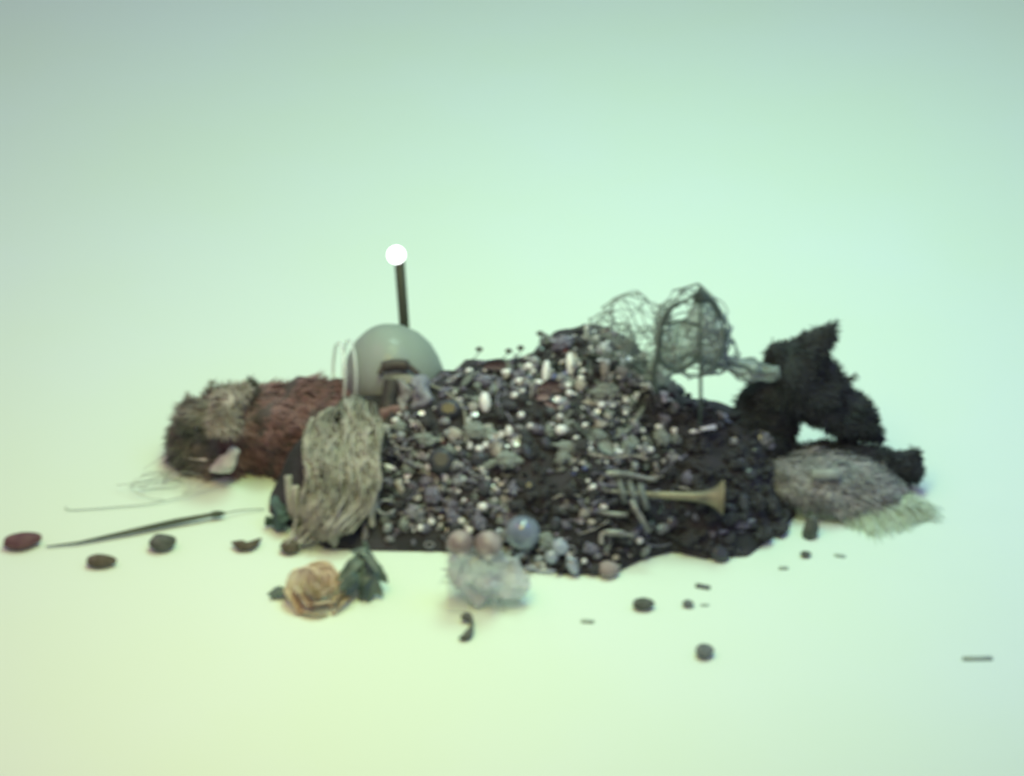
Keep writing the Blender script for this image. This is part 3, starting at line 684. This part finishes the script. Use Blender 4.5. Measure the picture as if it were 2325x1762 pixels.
def m_petal(m, seed):
    bm = bmesh.new(); g = []
    for i in range(9):
        t = i/8; w = math.sin(math.pi*min(1, t*.92 + .04))**.7*.75; row = []
        for j in (-1, -.5, 0, .5, 1): row.append(bm.verts.new(Vector((t*2.4 - 1.2, w*j, .35*abs(j)*w + .35*math.sin(t*3 + seed) + .1*nz((t*4, j, seed))))))
        g.append(row)
    for i in range(8):
        for j in range(4): bm.faces.new((g[i][j], g[i+1][j], g[i+1][j+1], g[i][j+1]))
    bmesh.ops.solidify(bm, geom=bm.faces[:], thickness=.09); return mesh_of('leaf_scrap', bm, m)
def m_ring(m):
    bm = bmesh.new(); tube(bm, [Vector((math.cos(t*math.pi/12), math.sin(t*math.pi/12)*.85, .08*math.sin(t))) for t in range(25)], .2, 8, cap=False); return mesh_of('ring', bm, m)
def m_coin(m):
    bm = bmesh.new(); lathe(bm, [(-.1, 0), (-.1, .92), (-.05, 1), (.08, 1), (.12, .9), (.06, .78), (.06, 0)], Vector(), Vector((0, 0, 1)), 20); return mesh_of('button', bm, m)
def m_shell(m):
    bm = bmesh.new(); g = []
    for i in range(9):
        row = []
        for j in range(17):
            a = R(-75) + j*R(150)/16; r = i/8*(1 + .07*math.cos(j*2*math.pi/2.0)); row.append(bm.verts.new(Vector((r*math.cos(a)*1.5 - .6, r*math.sin(a)*1.15, .55*math.sin(i/8*math.pi*.8)*math.cos(a*.9) + .05*(j % 2)*i/8))))
        g.append(row)
    for i in range(8):
        for j in range(16): bm.faces.new((g[i][j], g[i+1][j], g[i+1][j+1], g[i][j+1]))
    bmesh.ops.remove_doubles(bm, verts=bm.verts, dist=1e-5); bmesh.ops.solidify(bm, geom=bm.faces[:], thickness=.08); return mesh_of('shell', bm, m)
def m_ribbon(m, seed):
    bm = bmesh.new(); r = random.Random(seed); g = []
    for i in range(15):
        t = i/14; c = Vector((t*2.6 - 1.3, .5*math.sin(t*5 + seed), .3*math.sin(t*7 + seed*2) + .2)); tw = t*3.2 + seed
        w = Vector((0, math.cos(tw), math.sin(tw)))*.38*(1 + .5*nz((t*6, seed, 0))); g.append([bm.verts.new(c - w), bm.verts.new(c), bm.verts.new(c + w)])
    for i in range(14):
        for j in range(2): bm.faces.new((g[i][j], g[i+1][j], g[i+1][j+1], g[i][j+1]))
    bmesh.ops.solidify(bm, geom=bm.faces[:], thickness=.08); return mesh_of('ribbon_scrap', bm, m)
def m_flower(m, seed):
    bm = bmesh.new()
    for k in range(6):
        a = k*math.pi/3 + seed; d = Vector((math.cos(a), math.sin(a), 0)); n = Vector((-d.y, d.x, 0)); g = []
        for i in range(6):
            t = i/5; w = .42*math.sin(math.pi*min(.97, t*.85 + .12)); z = .15 + .35*t*t + .1*math.sin(k*2 + t*4)
            g.append([bm.verts.new(d*t - n*w + Vector((0, 0, z + .12))), bm.verts.new(d*t + Vector((0, 0, z))), bm.verts.new(d*t + n*w + Vector((0, 0, z + .12)))])
        for i in range(5):
            for j in range(2): bm.faces.new((g[i][j], g[i+1][j], g[i+1][j+1], g[i][j+1]))
    bmesh.ops.solidify(bm, geom=bm.faces[:], thickness=.06); ball(bm, Vector((0, 0, .25)), .28, 1); return mesh_of('paper_flower', bm, m)
m_dk = mat('black_scrap', (0.030, 0.032, 0.034), 0.8, col2=(.055, .056, .062), scale=90)
m_rd = mat('petal_red', (0.30, 0.085, 0.10), 0.7, col2=(.24, .12, .13), scale=80)
m_sq = mat('glint_silver', (0.78, 0.79, 0.80), 0.28, metal=.25)  # near-white silver that stands in for glints on the heap
m_nb = mat('bead_blue', (0.10, 0.13, 0.30), 0.3, coat=.5)
KINDS = {
 'redpetal': ('petal', [m_petal(m_rd, s) for s in (1, 2)], 'x', 'petal', 'dull red petals on the heap'),
 'glint': ('glint', [m_coin(m_sq)], 'x', 'glint', 'bright silver glints on the heap'),
 'bluebead': ('bead', [m_gem(m_nb)], 'x', 'bead', 'dark blue beads on the heap'),
 'ribbon': ('ribbon_scrap', [m_ribbon(m_fl, s) for s in (1, 2, 3)] + [m_ribbon(m_fo, s) for s in (4, 5)], 'x', 'ribbon', 'grey ribbon curls on the heap'),
 'flower': ('paper_flower', [m_flower(m_gn, .3), m_flower(m_gn, .8)], 'x', 'paper flower', 'green grey paper flowers on the heap'),
 'black': ('cloth_scrap', [m_crump(m_dk, s, .9) for s in (21, 22, 23)], 'x', 'cloth scrap', 'black cloth scraps on the heap'),
 'white_pearl': ('pearl', [m_pearl(m_pw)], 'shiny white pearl lying among the trinkets on the black heap', 'pearl', 'white pearls on the heap'),
 'grey_pearl': ('pearl', [m_pearl(m_pg)], 'shiny grey pearl lying among the trinkets on the black heap', 'pearl', 'grey pearls on the heap'),
 'foil': ('foil_scrap', [m_crump(m_fo, s) for s in (1, 2, 3, 4)], 'crumpled silver grey foil scrap on the black heap', 'foil scrap', 'silver foil scraps on the heap'),
 'lilac': ('foil_scrap', [m_crump(m_fl, s) for s in (5, 6, 7)], 'crumpled dull lilac foil scrap on the black heap', 'foil scrap', 'lilac foil scraps on the heap'),
 'green': ('cloth_scrap', [m_crump(m_gn, s, .8) for s in (8, 9, 10)], 'frilly green grey cloth scrap on the black heap', 'cloth scrap', 'green grey cloth scraps on the heap'),
 'shell': ('seashell', [m_shell(m_bg)], 'small ribbed beige seashell on the black heap', 'seashell', 'beige seashells on the heap'),
 'petal': ('petal', [m_petal(m_pk, s) for s in (1, 2)], 'curled dull pink petal on the black heap', 'petal', 'dull pink petals on the heap'),
 'leafg': ('dry_leaf', [m_petal(m_gn, s) for s in (3, 4, 5)], 'curled grey green dry leaf on the black heap', 'leaf', 'grey green leaves on the heap'),
 'ring': ('ring', [m_ring(m_fo)], 'dull silver ring lying on the black heap', 'ring', 'silver rings on the heap'),
 'coin': ('button', [m_coin(m_bg), ], 'round beige button lying on the black heap', 'button', 'beige buttons on the heap'),
 'bead': ('bead', [m_gem(m_bk)], 'faceted blue black bead on the black heap', 'bead', 'blue black beads on the heap'),
 'violet': ('bead', [m_gem(m_vi)], 'faceted dark violet bead on the black heap', 'bead', 'violet beads on the heap'),
 'blue': ('glass_bead', [m_crump(m_bl, 11, .3), m_pearl(m_bl)], 'pale blue glass bead in the cluster near the plastic bag', 'glass bead', 'pale blue glass beads'),
}
cnt = {}
def put(kind, px, py, w, h=None, rot=None, label=None, face=False):
    nm, meshes, lb, cat, grp = KINDS[kind]
    p, n = drop(px, py); h = h or w
    o = bpy.data.objects.new(nm, rg.choice(meshes)); COL.objects.link(o)
    if face:      # lie across the slope facing outwards, long side as in the photo
        q = Matrix((RIGHT, SLOPE.cross(RIGHT), SLOPE)).transposed() @ Matrix.Rotation(R(rot or 0), 3, 'Z')
        o.rotation_euler = q.to_euler(); o.scale = (K*w/2, K*h/2, K*min(w, h)/2)
    else:
        q = n.to_track_quat('Z', 'Y').to_matrix() @ Matrix.Rotation(rg.uniform(0, 6.28), 3, 'Z') @ Matrix.Rotation(rg.uniform(-.6, .6), 3, 'X')
        o.rotation_euler = q.to_euler(); s = K*w/2; o.scale = (s, s*(h/w), s)
    o.location = p + n * K * min(w, h) * (.5 if 'pearl' in kind else .28)
    tag(o, label or lb, cat, grp); PUT.append((kind, o, px, py, max(w, h), label)); return o
PUT = []
# random fill of the middle of the heap
rg = random.Random(77); n_put = 0; tries = 0; placed = []
def density(u, y):
    if u < 872 or u > 1830: return 0
    pf, pt = lerp(BOT, u), lerp(TOP, u)
    if y < pt + 6 or y > pf - 12: return 0
    if 1180 < u < 1295 and 985 < y < 1190: return .02
    if 1085 < u < 1245 and 900 < y < 970: return .03
    if 975 < u < 1060 and 925 < y < 985: return .03
    if 1255 < u < 1460 and y > 1060: return .22
    if 1255 < u < 1660 and y > 1060: return .06
    if u > 1530: return .045
    if u > 1440 and y > 940: return .30
    if 1060 < u < 1240 and 820 < y < 900: return .7
    if y > pf - 45 and u < 1010: return .12
    if 1290 < u < 1440 and 905 < y < 960: return .5
    return 1
while tries < 16000 and n_put < 960:
    tries += 1; u = rg.uniform(872, 1830); y = rg.uniform(730, 1300)
    if rg.random() > density(u, y): continue
    if u < 1010 and y < 940: continue
    w = rg.choice((9, 11, 13, 16, 20, 26, 34))
    if any((u - a)**2 + (y - b)**2 < ((w + c)*.36)**2 for a, b, c in placed): continue
    placed.append((u, y, w))
    lace = 1310 < u < 1540 and 800 < y < 1060
    if lace: kd = rg.choices(['green', 'leafg', 'shell', 'white_pearl', 'foil', 'flower', 'grey_pearl', 'black', 'ribbon'], [4, 4, 2.5, 1.6, 3, 4, .6, 3, 2])[0]
    elif u > 1530: kd = rg.choices(['lilac', 'black', 'green', 'ribbon'], [.6, 5, .4, 1.2])[0]
    else: kd = rg.choices(['foil', 'lilac', 'green', 'leafg', 'bead', 'grey_pearl', 'white_pearl', 'petal', 'shell', 'coin', 'ring', 'violet', 'ribbon', 'flower', 'black'], [3.2, 2.6, 2.6, 3.4, 2.2, .5, .45, .6, 1.4, .25, .9, .9, 4.8, 1.8, 5])[0]
    if kd == 'white_pearl': w = min(w, 19)
    put(kd, u, y, w*1.15, w*1.15*rg.uniform(.7, 1.0)); n_put += 1
# dark scraps that fill the dark zones
nb_ = 0
for k in range(2600):
    u = rg.uniform(1060, 1800); y = rg.uniform(760, 1290); dn = density(u, y)
    if not 0 < dn < .35 or nb_ >= 150: continue
    w = rg.choice((14, 20, 28, 38)); 
    if any((u - a)**2 + (y - b)**2 < ((w + c)*.33)**2 for a, b, c in placed): continue
    placed.append((u, y, w)); nb_ += 1
    put(rg.choices(['black', 'bead', 'lilac'], [9, 1.6, .15])[0], u, y, w*1.2, w*rg.uniform(.5, 1))
# small bright glints, added as pale discs and pearls, with a few coloured flecks
gl = []
while len(gl) < 300:
    u = rg.uniform(880, 1540); y = rg.uniform(750, 1290); dn = density(u, y)
    if 1150 < u < 1510 and y < 960: dn *= 1.6
    if u < 1010 and y < 930 or rg.random() > dn * .6: continue
    gl.append(1); kd = rg.choices(['white_pearl', 'glint', 'bluebead', 'redpetal'], [5, 6, 1, .7])[0]
    w = rg.choice((8, 10, 12, 16)) if kd != 'redpetal' else 18
    put(kd, u, y, w, w)
# thin tangled wires over the middle
for k in range(90):
    u = rg.uniform(890, 1560); y = rg.uniform(860, 1240)
    if density(u, y) < .05 or rg.random() < .3 and u < 1250: continue
    a0 = rg.uniform(0, 6.28); L_ = rg.uniform(35, 110); cv = rg.uniform(-2.5, 2.5); pts = []; x_, y_ = u, y
    for t in range(9):
        pts.append(drop(x_, y_, rg.uniform(.003, .011))[0]); x_ += math.cos(a0 + cv*t/9)*L_/9; y_ += math.sin(a0 + cv*t/9)*L_/9*.7
    if not all(p.z > .004 for p in pts): continue
    bm = bmesh.new(); tube(bm, smooth_path(pts, 3), rg.uniform(.0007, .0017), 6)
    mm = rg.choice((0, 0, 1)); o = centred('wire_curl', bm, (m_fl, m_bg)[mm], 'x', 'wire', 'thin wire curls on the heap')
    PUT.append((('wire', 'wireb')[mm], o, u, y, 20, None))
# the ones the photo shows clearly
for kd, x, y, w, h, r_, lb in (
 ('white_pearl', 1101, 922, 24, 48, 5, 'tall drop shaped white pearl on the dark middle left of the heap'),
 ('white_pearl', 1174, 906, 18, 18, 0, None), ('white_pearl', 1186, 874, 26, 18, -15, None), ('white_pearl', 1152, 853, 24, 18, 0, None), ('white_pearl', 1065, 852, 18, 18, 0, None),
 ('white_pearl', 1205, 840, 26, 20, 0, None), ('white_pearl', 1245, 850, 18, 56, -4, 'long narrow white pearl drop near the ridge, left one of two'), ('lilac', 1279, 787, 46, 38, 10, None),
 ('white_pearl', 1298, 830, 18, 52, 4, 'long narrow white pearl drop near the ridge, right one of two'), ('white_pearl', 1332, 759, 14, 32, 0, None), ('white_pearl', 1365, 805, 28, 28, 0, 'large round white pearl below the fine mesh puff'),
 ('shell', 1406, 849, 40, 24, 20, None), ('shell', 1369, 840, 28, 34, 0, None), ('shell', 1316, 880, 34, 24, 15, None), ('shell', 1453, 821, 22, 38, -20, None), ('green', 1378, 895, 56, 40, 0, None), ('shell', 1341, 917, 66, 12, -6, None),
 ('petal', 1252, 892, 46, 42, 0, None), ('petal', 1262, 930, 46, 16, -32, None), ('petal', 1240, 905, 36, 30, 20, None), ('white_pearl', 1279, 979, 26, 24, 0, None), ('white_pearl', 1160, 982, 16, 26, 0, None), ('white_pearl', 1206, 970, 16, 14, 0, None),
 ('white_pearl', 1394, 1027, 36, 13, -2, None), ('green', 1310, 1020, 80, 26, -12, None), ('green', 1434, 1005, 18, 42, 12, None), ('foil', 1524, 1037, 36, 16, -14, None), ('white_pearl', 1493, 973, 18, 16, 0, None),
 ('shell', 1524, 930, 24, 26, 0, None), ('violet', 1225, 895, 30, 34, 0, None), ('foil', 1640, 950, 14, 34, 40, None), ('foil', 1735, 1000, 24, 50, 35, None), ('foil', 1722, 960, 20, 22, 0, None), ('foil', 1668, 1006, 18, 20, 0, None), ('coin', 1720, 988, 26, 20, 0, None), ('lilac', 1690, 1185, 40, 12, 8, None),
 ('lilac', 1625, 1210, 44, 12, 6, None), ('lilac', 1685, 1195, 30, 10, 0, None), ('petal', 1130, 838, 52, 30, 0, None), ('lilac', 1090, 870, 40, 30, 0, None), ('foil', 830, 1210, 12, 52, 0, None),
 ('green', 1080, 985, 50, 44, 0, None), ('foil', 1130, 1010, 34, 40, 0, None), ('shell', 1030, 990, 46, 28, 0, None), ('bead', 1010, 1050, 60, 60, 0, None), ('green', 1115, 1055, 60, 20, 20, None), ('bead', 1020, 935, 60, 44, 0, None),
 ('green', 1160, 1045, 50, 44, 0, None), ('white_pearl', 885, 1062, 28, 10, -20, None), ('shell', 905, 1110, 20, 36, 30, None), ('foil', 980, 1108, 34, 14, -5, None), ('foil', 985, 1155, 36, 10, -5, None), ('white_pearl', 1050, 1182, 18, 16, 0, None)):
    put(kd, x, y, w, h, r_, lb, face=True)
# cluster of pale blue glass; first two beads stand for the ball's highlights
for x, y, w, h, r_ in ((1203, 1233, 22, 26, 10), (1183, 1256, 22, 18, 0), (1225, 1268, 20, 18, 0), (1160, 1222, 26, 18, 0), (1245, 1222, 18, 34, -15), (1255, 1262, 30, 34, 0), (1275, 1240, 36, 40, 0), (1170, 1190, 20, 20, 0), (1208, 1185, 22, 18, 0), (1300, 1282, 24, 44, 24), (1240, 1300, 44, 14, 0), (1212, 1290, 40, 16, 0), (1135, 1205, 18, 16, 0)):
    put('blue', x, y, w, h, r_, face=True)
gb = drop(1187, 1212)[0] + SLOPE*.012; bm = bmesh.new(); ball(bm, gb, K*36, 3)
centred('glass_ball', bm, mat('blue_grey_glass', (0.15, 0.19, 0.26), .12, coat=.8, col2=(.24, .28, .34), scale=40), 'largest round blue grey glass ball above the plastic bag', 'glass ball')
# slim white stick
bm = bmesh.new(); so = drop(1560, 980)[0] + SLOPE*.01; tube(bm, [sl(1535, 985, so), sl(1575, 980, so), sl(1600, 973, so), sl(1625, 969, so)], [.002, .003, .0026, .0036], 8)
centred('white_stick', bm, m_pw, 'slim whitish stick on the dark cloth above the trumpet', 'stick')
# bead strings
def strand(pts, r, m, label, step=1.9):
    path = smooth_path([drop(x, y, r*1.2)[0] for x, y in pts], 24); bm = bmesh.new(); last = None
    tube(bm, path[::4], r*.25, 4)
    for p in path:
        if last is None or (p - last).length > r*step: ball(bm, p, r*rg.uniform(.85, 1.1), 2); last = p
    return centred('bead_string', bm, m, label, 'bead string')
strand([(1330, 1030), (1380, 1042), (1440, 1036), (1480, 1050), (1490, 1075), (1470, 1095)], .0030, m_bg, 'string of small beige beads curving above the trumpet')
strand([(880, 985), (910, 1040), (960, 1060), (1020, 1045), (1070, 1075), (1110, 1100)], .0034, m_fo, 'string of silver beads swagged right of the knotted scarf')
strand([(1000, 1130), (1060, 1160), (1120, 1150), (1170, 1175)], .0034, m_fl, 'string of lilac beads low on the heap above the plastic bag')
strand([(1300, 960), (1350, 1000), (1410, 985), (1450, 940), (1470, 900)], .0030, m_gn, 'string of green grey beads on the frilly part under the net bag')

# ------------------------------------------------------------------ a label of its own for every trinket
MARKS = [('the knotted scarf', 780, 1060), ('the glass dome', 890, 850), ('the leather strap', 880, 940), ('the blue grey bow', 958, 905), ('the tall white pearl', 1101, 922),
         ('the long pearl drops', 1270, 840), ('the mesh puff', 1430, 750), ('the wire hoop', 1570, 760), ('the white stick', 1580, 977), ('the trumpet bell', 1635, 1130), ('the trumpet valves', 1430, 1120),
         ('the metal hook', 1400, 1220), ('the pink balls', 1080, 1232), ('the glass ball', 1187, 1212), ('the black fur', 1790, 880), ('the woven hat', 1885, 1090), ('the dull red petals', 1250, 905), ('the bare dark patch', 1235, 1090)]
DESC = {'wire': 'thin lilac grey wire curl', 'wireb': 'thin beige wire curl', 'redpetal': 'curled dull red petal', 'glint': 'bright silver sequin', 'bluebead': 'faceted dark blue bead', 'ribbon': 'twisted grey ribbon curl', 'flower': 'green grey paper flower', 'black': 'crumpled black cloth scrap', 'white_pearl': 'white pearl', 'grey_pearl': 'shiny grey pearl', 'foil': 'crumpled silver foil scrap', 'lilac': 'crumpled lilac foil scrap', 'green': 'frilly green grey cloth scrap', 'shell': 'ribbed beige seashell',
        'petal': 'curled dull pink petal', 'leafg': 'curled grey green dry leaf', 'ring': 'dull silver ring', 'coin': 'round beige button', 'bead': 'faceted blue black bead', 'violet': 'faceted dark violet bead', 'blue': 'pale blue glass bead'}
ORD = ['nearest'] + [w_ + ' nearest' for w_ in ('second third fourth fifth sixth seventh eighth ninth tenth eleventh twelfth thirteenth fourteenth fifteenth sixteenth seventeenth eighteenth nineteenth twentieth '
       'twenty-first twenty-second twenty-third twenty-fourth twenty-fifth twenty-sixth twenty-seventh twenty-eighth twenty-ninth thirtieth').split()]
cells = {}
for kind, o, px, py, w, lab in PUT:
    if lab: continue
    mk = min(MARKS, key=lambda m: (m[1] - px)**2 + (m[2] - py)**2); dx, dy = px - mk[1], py - mk[2]
    if mk[0] == 'the bare dark patch' and abs(dx) < 55 and abs(dy) < 95: d = 'on'
    else: d = ('right of' if dx > 0 else 'left of') if abs(dx) > abs(dy) else ('below' if dy > 0 else 'above')
    cells.setdefault((kind, mk[0], d), []).append((dx*dx + dy*dy, w, o))
for (kind, mk, d), lst in cells.items():
    lst.sort(key=lambda q: q[0])
    for i, (_, w, o) in enumerate(lst):
        sz = 'small ' if w < 18 else ('large ' if w > 36 else '')
        if len(lst) == 1: o['label'] = sz + DESC[kind] + ' just ' + d + ' ' + mk
        else: o['label'] = sz + DESC[kind] + ' ' + d + ' ' + mk + ', ' + ORD[min(i, 29)]
